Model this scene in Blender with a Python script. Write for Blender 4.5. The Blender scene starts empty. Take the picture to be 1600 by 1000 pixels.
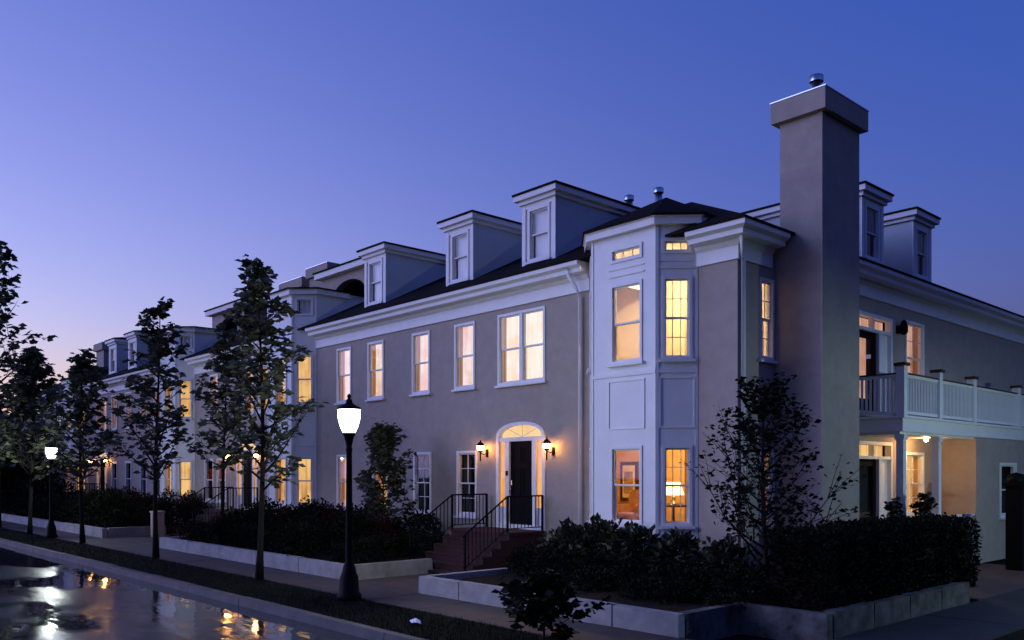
import bpy, math, random
from mathutils import Vector

# ---------------------------------------------------------------- camera, sky, exposure
sc = bpy.context.scene
EXPO = 5.0
K = 2.0 ** -EXPO                      # lamps and lit windows are given as they look after the long exposure
cam_d = bpy.data.cameras.new('camera')
cam = bpy.data.objects.new('camera', cam_d); sc.collection.objects.link(cam); sc.camera = cam
cam_d.sensor_width = 36; cam_d.lens = 1339 / 1600 * 36; cam_d.shift_y = 0.15; cam_d.clip_end = 2000
cam.location = (0, 0, 2.45); cam.rotation_euler = (math.pi / 2, 0, math.radians(47.7))

SUN_AZ = math.radians(-112)           # clockwise from +Y
world = bpy.data.worlds.new('World'); sc.world = world; world.use_nodes = True
wn = world.node_tree; bg = wn.nodes['Background']
sky = wn.nodes.new('ShaderNodeTexSky'); sky.sky_type = 'NISHITA'; sky.sun_disc = False
sky.sun_elevation = math.radians(-3); sky.sun_rotation = SUN_AZ
sky.air_density = 1.0; sky.dust_density = 1.0; sky.ozone_density = 3.0
# twilight colour: rose-violet towards the afterglow and the horizon, deeper blue away from it
wtc = wn.nodes.new('ShaderNodeTexCoord')
wdot = wn.nodes.new('ShaderNodeVectorMath'); wdot.operation = 'DOT_PRODUCT'
wdot.inputs[1].default_value = (0.84 * math.sin(SUN_AZ), 0.84 * math.cos(SUN_AZ), -0.99)
wadd = wn.nodes.new('ShaderNodeMath'); wadd.operation = 'ADD'; wadd.use_clamp = True; wadd.inputs[1].default_value = 0.44
wmix = wn.nodes.new('ShaderNodeMix'); wmix.data_type = 'RGBA'
wmix.inputs[6].default_value = (0.70, 1.06, 1.50, 1); wmix.inputs[7].default_value = (1.90, 1.17, 0.88, 1)
wmul = wn.nodes.new('ShaderNodeMix'); wmul.data_type = 'RGBA'; wmul.blend_type = 'MULTIPLY'; wmul.inputs[0].default_value = 1
wn.links.new(wtc.outputs['Generated'], wdot.inputs[0]); wn.links.new(wdot.outputs['Value'], wadd.inputs[0]); wn.links.new(wadd.outputs[0], wmix.inputs[0])
wn.links.new(sky.outputs[0], wmul.inputs[6]); wn.links.new(wmix.outputs[2], wmul.inputs[7])
wn.links.new(wmul.outputs[2], bg.inputs[0]); bg.inputs[1].default_value = 0.17

sun_d = bpy.data.lights.new('sun', 'SUN'); sun_d.energy = 2.15 * K; sun_d.angle = math.radians(50)
sun_d.color = (0.385, 0.445, 1.0)       # afterglow left and behind the camera
sun = bpy.data.objects.new('sun', sun_d); sc.collection.objects.link(sun)
sd = Vector((math.sin(SUN_AZ + math.radians(-28)), math.cos(SUN_AZ + math.radians(-28)), 0.28)).normalized()
sun.rotation_euler = sd.to_track_quat('Z', 'Y').to_euler()

vs = sc.view_settings
vs.view_transform = 'Standard'; vs.look = 'None'; vs.exposure = EXPO; vs.gamma = 1; vs.use_curve_mapping = False
sc.cycles.use_denoising = True
sc.cycles.max_bounces = 8; sc.cycles.transparent_max_bounces = 12; sc.cycles.sample_clamp_indirect = 6 * K * 4
sc.cycles.caustics_reflective = False; sc.cycles.caustics_refractive = False

COL = sc.collection

# ---------------------------------------------------------------- materials
def mat(name, col, rough=0.7, metal=0.0, noise=None, bump=None, spec=0.3, emit=None):
    """noise=(scale, amount) value mottling, bump=(scale, strength)"""
    m = bpy.data.materials.new(name); m.use_nodes = True; nt = m.node_tree
    p = nt.nodes['Principled BSDF']
    p.inputs['Base Color'].default_value = (*col, 1); p.inputs['Roughness'].default_value = rough
    p.inputs['Metallic'].default_value = metal; p.inputs['Specular IOR Level'].default_value = spec
    tc = nt.nodes.new('ShaderNodeTexCoord')
    if noise:
        n = nt.nodes.new('ShaderNodeTexNoise'); n.inputs['Scale'].default_value = noise[0]; n.inputs['Detail'].default_value = 6
        n.inputs['Roughness'].default_value = 0.65
        nt.links.new(tc.outputs['Object'], n.inputs['Vector'])
        mr = nt.nodes.new('ShaderNodeMapRange'); mr.inputs[1].default_value = 0.3; mr.inputs[2].default_value = 0.7
        mr.inputs[3].default_value = 1 - noise[1]; mr.inputs[4].default_value = 1 + noise[1]
        nt.links.new(n.outputs[0], mr.inputs[0])
        mx = nt.nodes.new('ShaderNodeVectorMath'); mx.operation = 'SCALE'; mx.inputs[0].default_value = col
        nt.links.new(mr.outputs[0], mx.inputs['Scale']); nt.links.new(mx.outputs[0], p.inputs['Base Color'])
    if bump:
        n = nt.nodes.new('ShaderNodeTexNoise'); n.inputs['Scale'].default_value = bump[0]; n.inputs['Detail'].default_value = 4
        nt.links.new(tc.outputs['Object'], n.inputs['Vector'])
        b = nt.nodes.new('ShaderNodeBump'); b.inputs['Strength'].default_value = bump[1]; b.inputs['Distance'].default_value = 0.02
        nt.links.new(n.outputs[0], b.inputs['Height']); nt.links.new(b.outputs[0], p.inputs['Normal'])
    return m

def emat(name, col, strength):
    m = bpy.data.materials.new(name); m.use_nodes = True; nt = m.node_tree
    nt.nodes.remove(nt.nodes['Principled BSDF'])
    e = nt.nodes.new('ShaderNodeEmission'); e.inputs[0].default_value = (*col, 1); e.inputs[1].default_value = strength * K
    nt.links.new(e.outputs[0], nt.nodes['Material Output'].inputs[0])
    return m

def glass_mat(name, tint=(1, 1, 1), base=0.022):
    m = bpy.data.materials.new(name); m.use_nodes = True; nt = m.node_tree
    nt.nodes.remove(nt.nodes['Principled BSDF'])
    t = nt.nodes.new('ShaderNodeBsdfTransparent'); t.inputs[0].default_value = (*tint, 1)
    g = nt.nodes.new('ShaderNodeBsdfGlossy'); g.inputs['Roughness'].default_value = 0.03
    lw = nt.nodes.new('ShaderNodeLayerWeight'); lw.inputs[0].default_value = 0.5
    pw = nt.nodes.new('ShaderNodeMath'); pw.operation = 'POWER'; pw.inputs[1].default_value = 5; nt.links.new(lw.outputs['Facing'], pw.inputs[0])
    f = nt.nodes.new('ShaderNodeMath'); f.operation = 'MULTIPLY_ADD'; f.inputs[1].default_value = 0.94; f.inputs[2].default_value = base; nt.links.new(pw.outputs[0], f.inputs[0])
    x = nt.nodes.new('ShaderNodeMixShader')
    nt.links.new(f.outputs[0], x.inputs[0]); nt.links.new(t.outputs[0], x.inputs[1]); nt.links.new(g.outputs[0], x.inputs[2])
    nt.links.new(x.outputs[0], nt.nodes['Material Output'].inputs[0])
    return m

def frosted(name, col, strength):
    m = emat(name, col, strength); nt = m.node_tree; e = [n for n in nt.nodes if n.type == 'EMISSION'][0]
    t = nt.nodes.new('ShaderNodeBsdfTransparent'); x = nt.nodes.new('ShaderNodeMixShader'); x.inputs[0].default_value = 0.45
    nt.links.new(t.outputs[0], x.inputs[1]); nt.links.new(e.outputs[0], x.inputs[2]); nt.links.new(x.outputs[0], nt.nodes['Material Output'].inputs[0])
    return m

def curtain_mat(name, c_hi, c_lo, strength, scale=9.0):
    """back-lit curtain: brighter and darker folds, cloudy patches from lamps and furniture behind it"""
    m = bpy.data.materials.new(name); m.use_nodes = True; nt = m.node_tree
    nt.nodes.remove(nt.nodes['Principled BSDF'])
    tc = nt.nodes.new('ShaderNodeTexCoord')
    mp = nt.nodes.new('ShaderNodeMapping'); mp.inputs['Scale'].default_value = (scale, scale, 0.35)
    n1 = nt.nodes.new('ShaderNodeTexNoise'); n1.inputs['Scale'].default_value = 1.6; n1.inputs['Detail'].default_value = 4
    n2 = nt.nodes.new('ShaderNodeTexNoise'); n2.inputs['Scale'].default_value = 1.3; n2.inputs['Detail'].default_value = 3
    nt.links.new(tc.outputs['Object'], mp.inputs[0]); nt.links.new(mp.outputs[0], n1.inputs[0]); nt.links.new(tc.outputs['Object'], n2.inputs[0])
    mul = nt.nodes.new('ShaderNodeMath'); mul.operation = 'MULTIPLY_ADD'; mul.inputs[1].default_value = 0.5
    nt.links.new(n1.outputs[0], mul.inputs[0]); 
    h = nt.nodes.new('ShaderNodeMath'); h.operation = 'MULTIPLY'; h.inputs[1].default_value = 0.5
    nt.links.new(n2.outputs[0], h.inputs[0]); nt.links.new(h.outputs[0], mul.inputs[2])
    cr = nt.nodes.new('ShaderNodeValToRGB')
    cr.color_ramp.elements[0].position = 0.38; cr.color_ramp.elements[0].color = (*c_lo, 1)
    cr.color_ramp.elements[1].position = 0.56; cr.color_ramp.elements[1].color = (*c_hi, 1)
    nt.links.new(mul.outputs[0], cr.inputs[0])
    e = nt.nodes.new('ShaderNodeEmission'); e.inputs[1].default_value = strength * K
    nt.links.new(cr.outputs[0], e.inputs[0]); nt.links.new(e.outputs[0], nt.nodes['Material Output'].inputs[0])
    return m

def leaf_mat(name, c1, c2, trans=0.25, spec=0.3):
    m = bpy.data.materials.new(name); m.use_nodes = True; nt = m.node_tree
    p = nt.nodes['Principled BSDF']; p.inputs['Roughness'].default_value = 0.5; p.inputs['Specular IOR Level'].default_value = spec
    g = nt.nodes.new('ShaderNodeNewGeometry'); cr = nt.nodes.new('ShaderNodeValToRGB')
    cr.color_ramp.elements[0].color = (*c1, 1); cr.color_ramp.elements[1].color = (*c2, 1)
    nt.links.new(g.outputs['Random Per Island'], cr.inputs[0]); nt.links.new(cr.outputs[0], p.inputs['Base Color'])
    t = nt.nodes.new('ShaderNodeBsdfTranslucent'); nt.links.new(cr.outputs[0], t.inputs[0])
    x = nt.nodes.new('ShaderNodeMixShader'); x.inputs[0].default_value = trans
    nt.links.new(p.outputs[0], x.inputs[1]); nt.links.new(t.outputs[0], x.inputs[2])
    nt.links.new(x.outputs[0], nt.nodes['Material Output'].inputs[0])
    return m

def road_mat():
    m = bpy.data.materials.new('wet_asphalt'); m.use_nodes = True; nt = m.node_tree; L = nt.links
    p = nt.nodes['Principled BSDF']; tc = nt.nodes.new('ShaderNodeTexCoord')
    mp = nt.nodes.new('ShaderNodeMapping'); mp.inputs['Scale'].default_value = (0.35, 0.8, 1)
    L.new(tc.outputs['Object'], mp.inputs[0])
    n = nt.nodes.new('ShaderNodeTexNoise'); n.inputs['Scale'].default_value = 1.0; n.inputs['Detail'].default_value = 5; n.inputs['Roughness'].default_value = 0.5
    L.new(mp.outputs[0], n.inputs[0])
    cr = nt.nodes.new('ShaderNodeValToRGB'); cr.color_ramp.elements[0].position = 0.44; cr.color_ramp.elements[1].position = 0.53
    sx = nt.nodes.new('ShaderNodeSeparateXYZ'); L.new(tc.outputs['Object'], sx.inputs[0])
    gt = nt.nodes.new('ShaderNodeMapRange'); gt.inputs[1].default_value = 4.9; gt.inputs[2].default_value = 6.3; gt.inputs[3].default_value = 0.02; gt.inputs[4].default_value = -0.12
    L.new(sx.outputs[1], gt.inputs[0])                     # water gathers along the gutter
    pa = nt.nodes.new('ShaderNodeMath'); pa.operation = 'ADD'; L.new(n.outputs[0], pa.inputs[0]); L.new(gt.outputs[0], pa.inputs[1])
    L.new(pa.outputs[0], cr.inputs[0])                     # 0 puddle, 1 damp asphalt
    rr = nt.nodes.new('ShaderNodeMapRange'); rr.inputs[3].default_value = 0.03; rr.inputs[4].default_value = 0.22
    L.new(cr.outputs[0], rr.inputs[0]); L.new(rr.outputs[0], p.inputs['Roughness'])
    g = nt.nodes.new('ShaderNodeTexNoise'); g.inputs['Scale'].default_value = 60; g.inputs['Detail'].default_value = 3
    L.new(tc.outputs['Object'], g.inputs[0])
    mc = nt.nodes.new('ShaderNodeMapRange'); mc.inputs[3].default_value = 0.018; mc.inputs[4].default_value = 0.05
    L.new(g.outputs[0], mc.inputs[0]); L.new(mc.outputs[0], p.inputs['Base Color'])
    mp2 = nt.nodes.new('ShaderNodeMapping'); mp2.inputs['Scale'].default_value = (0.5, 1.6, 1); L.new(tc.outputs['Object'], mp2.inputs[0])
    w = nt.nodes.new('ShaderNodeTexNoise'); w.inputs['Scale'].default_value = 2.2; w.inputs['Detail'].default_value = 2; L.new(mp2.outputs[0], w.inputs[0])
    b0 = nt.nodes.new('ShaderNodeBump'); b0.inputs['Strength'].default_value = 0.10; b0.inputs['Distance'].default_value = 0.05; L.new(w.outputs[0], b0.inputs['Height'])
    ml = nt.nodes.new('ShaderNodeMath'); ml.operation = 'MULTIPLY'; L.new(g.outputs[0], ml.inputs[0]); L.new(cr.outputs[0], ml.inputs[1])
    b = nt.nodes.new('ShaderNodeBump'); b.inputs['Strength'].default_value = 0.25; b.inputs['Distance'].default_value = 0.008
    L.new(ml.outputs[0], b.inputs['Height']); L.new(b0.outputs[0], b.inputs['Normal']); L.new(b.outputs[0], p.inputs['Normal'])
    p.inputs['Specular IOR Level'].default_value = 0.6
    return m

M = dict(
    stucco=mat('stucco', (0.36, 0.305, 0.262), 0.9, noise=(3.0, 0.10), bump=(55, 0.35), spec=0.15),
    white=mat('white_paint', (0.74, 0.73, 0.72), 0.55, noise=(2.5, 0.05)),
    siding=mat('grey_dormer_siding', (0.50, 0.53, 0.56), 0.7, noise=(2.0, 0.06)),
    roof=mat('roof_shingle', (0.014, 0.0115, 0.0115), 0.95, noise=(9, 0.35), bump=(30, 0.5), spec=0.04),
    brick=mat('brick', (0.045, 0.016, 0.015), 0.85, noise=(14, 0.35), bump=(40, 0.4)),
    concrete=mat('concrete', (0.27, 0.26, 0.25), 0.85, noise=(2.6, 0.28), bump=(30, 0.3)),
    kerb=mat('kerb_concrete', (0.085, 0.077, 0.077), 0.7, noise=(2.6, 0.3), bump=(30, 0.3)),
    shadestained=mat('shaded_stained_concrete', (0.075, 0.073, 0.07), 0.9, noise=(3.2, 0.75), bump=(20, 0.4)),  # blotchy stains, plus a darkened base that puts shade into the wall colour
    pave=mat('pavement_concrete', (0.062, 0.047, 0.040), 0.6, noise=(2.0, 0.25), bump=(50, 0.2)),
    darkpave=mat('dark_asphalt_paving', (0.026, 0.024, 0.024), 0.7, noise=(2.5, 0.3), bump=(60, 0.3)),
    soil=mat('mulch', (0.022, 0.016, 0.013), 0.95, noise=(12, 0.5), bump=(25, 0.8), spec=0.05),
    ground=mat('ground', (0.02, 0.024, 0.014), 0.95, noise=(3, 0.4), spec=0.05),
    grassbase=mat('turf', (0.007, 0.009, 0.005), 0.95, noise=(9, 0.4), bump=(40, 0.6), spec=0.05),
    grass=leaf_mat('grass_blade', (0.005, 0.008, 0.004), (0.012, 0.017, 0.008), 0.1, 0.08),
    iron=mat('black_iron', (0.005, 0.005, 0.006), 0.55, spec=0.06),
    door=mat('black_door', (0.006, 0.0045, 0.0045), 0.8, spec=0.08),
    wood=mat('brown_wood', (0.06, 0.028, 0.016), 0.5, noise=(6, 0.3)),
    bark=mat('bark', (0.02, 0.016, 0.014), 0.9, noise=(8, 0.3), bump=(30, 0.6), spec=0.1),
    metal=mat('galvanised_metal', (0.55, 0.57, 0.6), 0.3, metal=1.0),
    brass=mat('brass', (0.75, 0.55, 0.22), 0.25, metal=1.0),
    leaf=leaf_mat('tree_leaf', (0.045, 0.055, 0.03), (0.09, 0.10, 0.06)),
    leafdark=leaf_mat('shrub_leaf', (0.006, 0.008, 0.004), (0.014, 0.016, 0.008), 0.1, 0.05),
    leafbay=leaf_mat('rhododendron_leaf', (0.016, 0.018, 0.010), (0.045, 0.046, 0.026), 0.12, 0.25),
    leafred=leaf_mat('red_shrub_leaf', (0.03, 0.006, 0.006), (0.07, 0.013, 0.012), 0.15, 0.15),
    bloom=leaf_mat('pale_bloom', (0.30, 0.28, 0.24), (0.45, 0.42, 0.36), 0.2),
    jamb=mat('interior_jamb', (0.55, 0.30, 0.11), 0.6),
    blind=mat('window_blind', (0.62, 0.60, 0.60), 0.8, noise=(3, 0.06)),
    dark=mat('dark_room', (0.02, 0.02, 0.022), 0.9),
    greycurtain=mat('grey_curtain', (0.055, 0.055, 0.053), 0.9, noise=(4, 0.2)),
    roomamber=mat('amber_wallpaper', (0.72, 0.47, 0.19), 0.8, noise=(2, 0.06)),
    roomcream=mat('cream_wall', (0.80, 0.68, 0.46), 0.8, noise=(2, 0.05)),
    floorwood=mat('floor_boards', (0.25, 0.13, 0.06), 0.5),
    fabric=mat('chair_fabric', (0.36, 0.17, 0.07), 0.9, noise=(12, 0.3)),
    paper=mat('white_paper', (0.75, 0.8, 0.85), 0.7),
    picture=mat('picture_print', (0.45, 0.30, 0.14), 0.6, noise=(6, 0.6)),
    utility=mat('tan_painted_steel', (0.42, 0.33, 0.27), 0.6, noise=(4, 0.12)),
    road=road_mat(),
    glass=glass_mat('window_glass'),
    sheer=curtain_mat('lit_sheer_curtain', (1.0, 0.80, 0.68), (0.86, 0.47, 0.33), 0.92),
    sheerhot=curtain_mat('lit_sheer_bright', (1.0, 0.90, 0.72), (0.95, 0.66, 0.38), 1.0),
    amber=curtain_mat('lit_amber_curtain', (1.0, 0.52, 0.13), (0.55, 0.20, 0.03), 0.75, 5),
    ambersoft=curtain_mat('lit_cream_curtain', (1.0, 0.62, 0.24), (0.5, 0.20, 0.045), 0.92, 6),
    sidelit=curtain_mat('lit_sidelight', (1.0, 0.50, 0.16), (0.85, 0.34, 0.08), 0.95, 4),
    fanlit=curtain_mat('lit_fanlight', (1.0, 0.74, 0.42), (0.95, 0.58, 0.26), 0.98, 3),
    pinksheer=curtain_mat('lit_pink_curtain', (0.9, 0.52, 0.36), (0.55, 0.26, 0.17), 0.75, 7),
    globe=frosted('street_globe', (0.90, 1.0, 0.95), 9),
    filament=emat('street_bulb', (0.90, 1.0, 0.95), 1250), filamentside=emat('side_street_bulb', (0.66, 0.97, 1.0), 4700),
    sconce=emat('lantern_glow', (1.0, 0.45, 0.12), 66),
    porch=emat('porch_bulb', (1.0, 0.52, 0.18), 900),
    shade=emat('lamp_shade_glow', (1.0, 0.66, 0.26), 4.5),
    bulb=emat('ceiling_lamp_glow', (1.0, 0.62, 0.24), 260),
)

# ---------------------------------------------------------------- mesh helpers
class Fr:
    """wall frame: u along the wall, n outwards"""
    def __init__(s, O, u, n): s.O, s.u, s.n = O, u, n
    def P(s, u, z, d): return (s.O[0] + s.u[0] * u + s.n[0] * d, s.O[1] + s.u[1] * u + s.n[1] * d, z)

class MB:
    def __init__(s): s.v, s.f = [], []
    def add(s, vs, fs):
        k = len(s.v); s.v += [tuple(p) for p in vs]; s.f += [tuple(i + k for i in q) for q in fs]; return s
    def quad(s, *p): return s.add(p, [tuple(range(len(p)))])
    def hexa(s, p):
        return s.add(p, [(0, 3, 2, 1), (4, 5, 6, 7), (0, 1, 5, 4), (1, 2, 6, 5), (2, 3, 7, 6), (3, 0, 4, 7)])
    def box(s, x0, x1, y0, y1, z0, z1):
        return s.hexa([(x0, y0, z0), (x1, y0, z0), (x1, y1, z0), (x0, y1, z0), (x0, y0, z1), (x1, y0, z1), (x1, y1, z1), (x0, y1, z1)])
    def fbox(s, F, u0, u1, z0, z1, d0, d1):
        P = F.P
        return s.hexa([P(u0, z0, d0), P(u1, z0, d0), P(u1, z0, d1), P(u0, z0, d1), P(u0, z1, d0), P(u1, z1, d0), P(u1, z1, d1), P(u0, z1, d1)])
    def ring(s, F, u0, u1, z0, z1, w, d0, d1, wb=None):
        wb = w if wb is None else wb
        s.fbox(F, u0, u0 + w, z0, z1, d0, d1); s.fbox(F, u1 - w, u1, z0, z1, d0, d1)
        s.fbox(F, u0 + w, u1 - w, z1 - w, z1, d0, d1); s.fbox(F, u0 + w, u1 - w, z0, z0 + wb, d0, d1); return s
    def prism(s, poly, z0, z1):
        n = len(poly)
        return s.add([(x, y, z0) for x, y in poly] + [(x, y, z1) for x, y in poly],
                     [tuple(range(n - 1, -1, -1)), tuple(range(n, 2 * n))] + [(i, (i + 1) % n, n + (i + 1) % n, n + i) for i in range(n)])
    def fpoly(s, F, pts, d0, d1):
        n = len(pts)
        return s.add([F.P(u, z, d0) for u, z in pts] + [F.P(u, z, d1) for u, z in pts],
                     [tuple(range(n - 1, -1, -1)), tuple(range(n, 2 * n))] + [(i, (i + 1) % n, n + (i + 1) % n, n + i) for i in range(n)])
    def tube(s, pts, rs, n=6, cap=True):
        pts = [Vector(p) for p in pts]; k = len(s.v); m = len(pts)
        for i, p in enumerate(pts):
            t = (pts[min(i + 1, m - 1)] - pts[max(i - 1, 0)]).normalized()
            a = t.orthogonal().normalized() if abs(t.z) < 0.95 else Vector((1, 0, 0)).cross(t).normalized()
            b = t.cross(a)
            r = rs[i] if isinstance(rs, (list, tuple)) else rs
            for j in range(n):
                w = 2 * math.pi * j / n; q = p + (a * math.cos(w) + b * math.sin(w)) * r; s.v.append(tuple(q))
        for i in range(m - 1):
            for j in range(n): s.f.append((k + i * n + j, k + i * n + (j + 1) % n, k + (i + 1) * n + (j + 1) % n, k + (i + 1) * n + j))
        if cap:
            s.f.append(tuple(k + j for j in range(n - 1, -1, -1))); s.f.append(tuple(k + (m - 1) * n + j for j in range(n)))
        return s
    def lathe(s, prof, c=(0, 0, 0), n=16):
        k = len(s.v)
        for r, z in prof:
            for j in range(n):
                w = 2 * math.pi * j / n; s.v.append((c[0] + r * math.cos(w), c[1] + r * math.sin(w), c[2] + z))
        for i in range(len(prof) - 1):
            for j in range(n): s.f.append((k + i * n + j, k + i * n + (j + 1) % n, k + (i + 1) * n + (j + 1) % n, k + (i + 1) * n + j))
        return s
    def build(s, name, m, parent=None, smooth=False):
        o = link(name, s.mesh(name, m, wloc(parent), smooth), parent); return o
    def mesh(s, name, m, off=(0, 0, 0), smooth=False):
        me = bpy.data.meshes.new(name)
        me.from_pydata([(x - off[0], y - off[1], z - off[2]) for x, y, z in s.v], [], s.f)
        me.materials.append(M[m] if isinstance(m, str) else m)
        if smooth: me.polygons.foreach_set('use_smooth', [True] * len(me.polygons))
        me.update(); return me

def wloc(o):
    v = Vector((0, 0, 0))
    while o is not None: v += o.location; o = o.parent
    return tuple(v)

def link(name, data, parent=None, loc=None):
    o = bpy.data.objects.new(name, data); COL.objects.link(o); o.parent = parent
    if loc is not None:
        w = wloc(parent); o.location = (loc[0] - w[0], loc[1] - w[1], loc[2] - w[2])
    return o

def thing(name, label, cat, loc, group=None):
    o = link(name, None, None, loc); return tag(o, label, cat, group)

def tag(o, label, cat, group=None, kind=None):
    if label: o['label'] = label
    if cat: o['category'] = cat
    if group: o['group'] = group
    if kind: o['kind'] = kind
    return o

def struct(o, kind='structure'): o['kind'] = kind; return o

def copy_tree(o, parent=None):
    c = o.copy(); COL.objects.link(c); c.parent = parent
    for ch in list(o.children): copy_tree(ch, c)
    return c

def wall(mb, F, u0, u1, z0, z1, holes=(), depth=0.16):
    """wall sheet with rectangular openings and their reveals"""
    us = sorted({u0, u1, *[h[0] for h in holes], *[h[1] for h in holes]}); us = [u for u in us if u0 <= u <= u1]
    zs = sorted({z0, z1, *[h[2] for h in holes], *[h[3] for h in holes]}); zs = [z for z in zs if z0 <= z <= z1]
    for a, b in zip(us, us[1:]):
        for c, d in zip(zs, zs[1:]):
            mu, mz = (a + b) / 2, (c + d) / 2
            if any(h[0] < mu < h[1] and h[2] < mz < h[3] for h in holes): continue
            mb.quad(F.P(a, c, 0), F.P(b, c, 0), F.P(b, d, 0), F.P(a, d, 0))
    for a, b, c, d in holes:
        P = F.P; e = -depth
        mb.quad(P(a, c, 0), P(a, d, 0), P(a, d, e), P(a, c, e)); mb.quad(P(b, c, 0), P(b, c, e), P(b, d, e), P(b, d, 0))
        mb.quad(P(a, d, 0), P(b, d, 0), P(b, d, e), P(a, d, e)); mb.quad(P(a, c, 0), P(a, c, e), P(b, c, e), P(b, c, 0))
    return mb

def sweep(mb, path, prof):
    """profile (d outward, z) swept along a plan path whose outside lies to its right; mitred corners"""
    n = len(path); rings = []
    for i, p in enumerate(path):
        ns = []
        for a, b in ((i - 1, i), (i, i + 1)):
            if a >= 0 and b < n:
                dx, dy = path[b][0] - path[a][0], path[b][1] - path[a][1]; l = math.hypot(dx, dy); ns.append((dy / l, -dx / l))
        if len(ns) == 2:
            sx, sy = ns[0][0] + ns[1][0], ns[0][1] + ns[1][1]; k = 2 / (sx * sx + sy * sy); N = (sx * k, sy * k)
        else: N = ns[0]
        rings.append([(p[0] + N[0] * d, p[1] + N[1] * d, z) for d, z in prof])
    m = len(prof)
    for A, B in zip(rings, rings[1:]):
        for j in range(m): mb.quad(A[j], B[j], B[(j + 1) % m], A[(j + 1) % m])
    mb.quad(*rings[0]); mb.quad(*rings[-1][::-1]); return mb

def wavy(mb, F, u0, u1, z0, z1, d, amp=0.02, waves=5, n=None):
    n = n or max(8, int(waves * 6))
    for i in range(n):
        a, b = u0 + (u1 - u0) * i / n, u0 + (u1 - u0) * (i + 1) / n
        da, db = d + amp * math.sin(2 * math.pi * waves * i / n), d + amp * math.sin(2 * math.pi * waves * (i + 1) / n)
        mb.quad(F.P(a, z0, da), F.P(b, z0, db), F.P(b, z1, db), F.P(a, z1, da))
    return mb

def window(par, F, u0, u1, z0, z1, back='dark', muntin=None, flat=False, sill=True, hung=True, mull=0, casing=0.065, depth=0.30, room=False):
    """sash window. flat: every piece is a child of par itself (par is already a part)"""
    fr = MB().ring(F, u0 + 0.002, u1 - 0.002, z0 + 0.002, z1 - 0.002, casing, -0.12, 0.03)
    cols = [(u0 + casing, u1 - casing)]
    if mull:
        mu = (u0 + u1) / 2; fr.fbox(F, mu - 0.05, mu + 0.05, z0 + casing, z1 - casing, -0.12, 0.02)
        cols = [(u0 + casing, mu - 0.05), (mu + 0.05, u1 - casing)]
    w = fr.build('window_frame' if flat else 'window', 'white', par)
    p = par if flat else w
    if sill: MB().fbox(F, u0 - 0.05, u1 + 0.05, z0 - 0.055, z0 - 0.001, -0.05, 0.09).build('sill', 'white', p)
    a, b = z0 + casing, z1 - casing
    for c0, c1 in cols:
        mz = (a + b) / 2
        sashes = [(a, mz + 0.015, -0.095, -0.060), (mz - 0.015, b, -0.055, -0.020)] if hung else [(a, b, -0.07, -0.03)]
        for k, (s0, s1, d0, d1) in enumerate(sashes):
            sh = MB().ring(F, c0 + 0.001, c1 - 0.001, s0 + 0.001, s1 - 0.001, 0.035, d0, d1)
            if muntin:
                nx, nz = muntin
                for i in range(1, nx): u = c0 + (c1 - c0) * i / nx; sh.fbox(F, u - 0.008, u + 0.008, s0 + 0.036, s1 - 0.036, d0 + 0.008, d1 - 0.004)
                for i in range(1, nz): z = s0 + (s1 - s0) * i / nz; sh.fbox(F, c0 + 0.036, c1 - 0.036, z - 0.008, z + 0.008, d0 + 0.009, d1 - 0.005)
            sh.build('sash', 'white', p)
            dm = (d0 + d1) / 2; MB().fbox(F, c0 + 0.034, c1 - 0.034, s0 + 0.034, s1 - 0.034, dm - 0.003, dm + 0.003).build('pane', 'glass', p)
    if room: return w
    j = MB(); P = F.P; e0, e1 = -0.121, -depth
    A, B2, C, D = u0 + 0.02, u1 - 0.02, z0 + 0.02, z1 - 0.02
    j.quad(P(A, C, e0), P(A, D, e0), P(A, D, e1), P(A, C, e1)); j.quad(P(B2, C, e0), P(B2, C, e1), P(B2, D, e1), P(B2, D, e0))
    j.quad(P(A, D, e0), P(B2, D, e0), P(B2, D, e1), P(A, D, e1)); j.quad(P(A, C, e0), P(A, C, e1), P(B2, C, e1), P(B2, C, e0))
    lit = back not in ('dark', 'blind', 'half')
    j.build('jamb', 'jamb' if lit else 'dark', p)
    if back == 'half':
        MB().fbox(F, A, B2, C, D, -depth - 0.02, -depth).build('dark_interior', 'dark', p)
        wavy(MB(), F, A + 0.01, A + (B2 - A) * 0.42, C, D, -0.2, 0.02, 3).build('curtain', 'greycurtain', p)
    elif back == 'blind':
        MB().fbox(F, A, B2, C, D, -depth - 0.02, -depth).build('dark_interior', 'dark', p)
        MB().fbox(F, A + 0.10, B2 - 0.03, C + 0.03, D, -0.135, -0.125).build('blind', 'blind', p)
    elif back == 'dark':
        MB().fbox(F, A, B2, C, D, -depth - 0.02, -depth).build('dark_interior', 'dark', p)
    else:
        wavy(MB(), F, A, B2, C, D, -depth + 0.03, 0.018, max(3, (B2 - A) * 6)).build('curtain', back, p)
        MB().fbox(F, A, B2, C, D, -depth - 0.05, -depth - 0.03).build('backing', 'dark', p)
    return w

R = random.Random(11)
YF = 14.5; XS = -9.4
FF = Fr((0, YF), (1, 0), (0, -1)); FS = Fr((XS, 0), (0, 1), (1, 0))
EZ = 7.26; EY = YF - 0.45; SL = 0.5
CORN = [(0.001, 6.64), (0.045, 6.64), (0.045, 6.90), (0.10, 6.96), (0.10, 7.02), (0.33, 7.03), (0.34, 7.12), (0.44, 7.17), (0.45, 7.26), (0.001, 7.26)]

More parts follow.
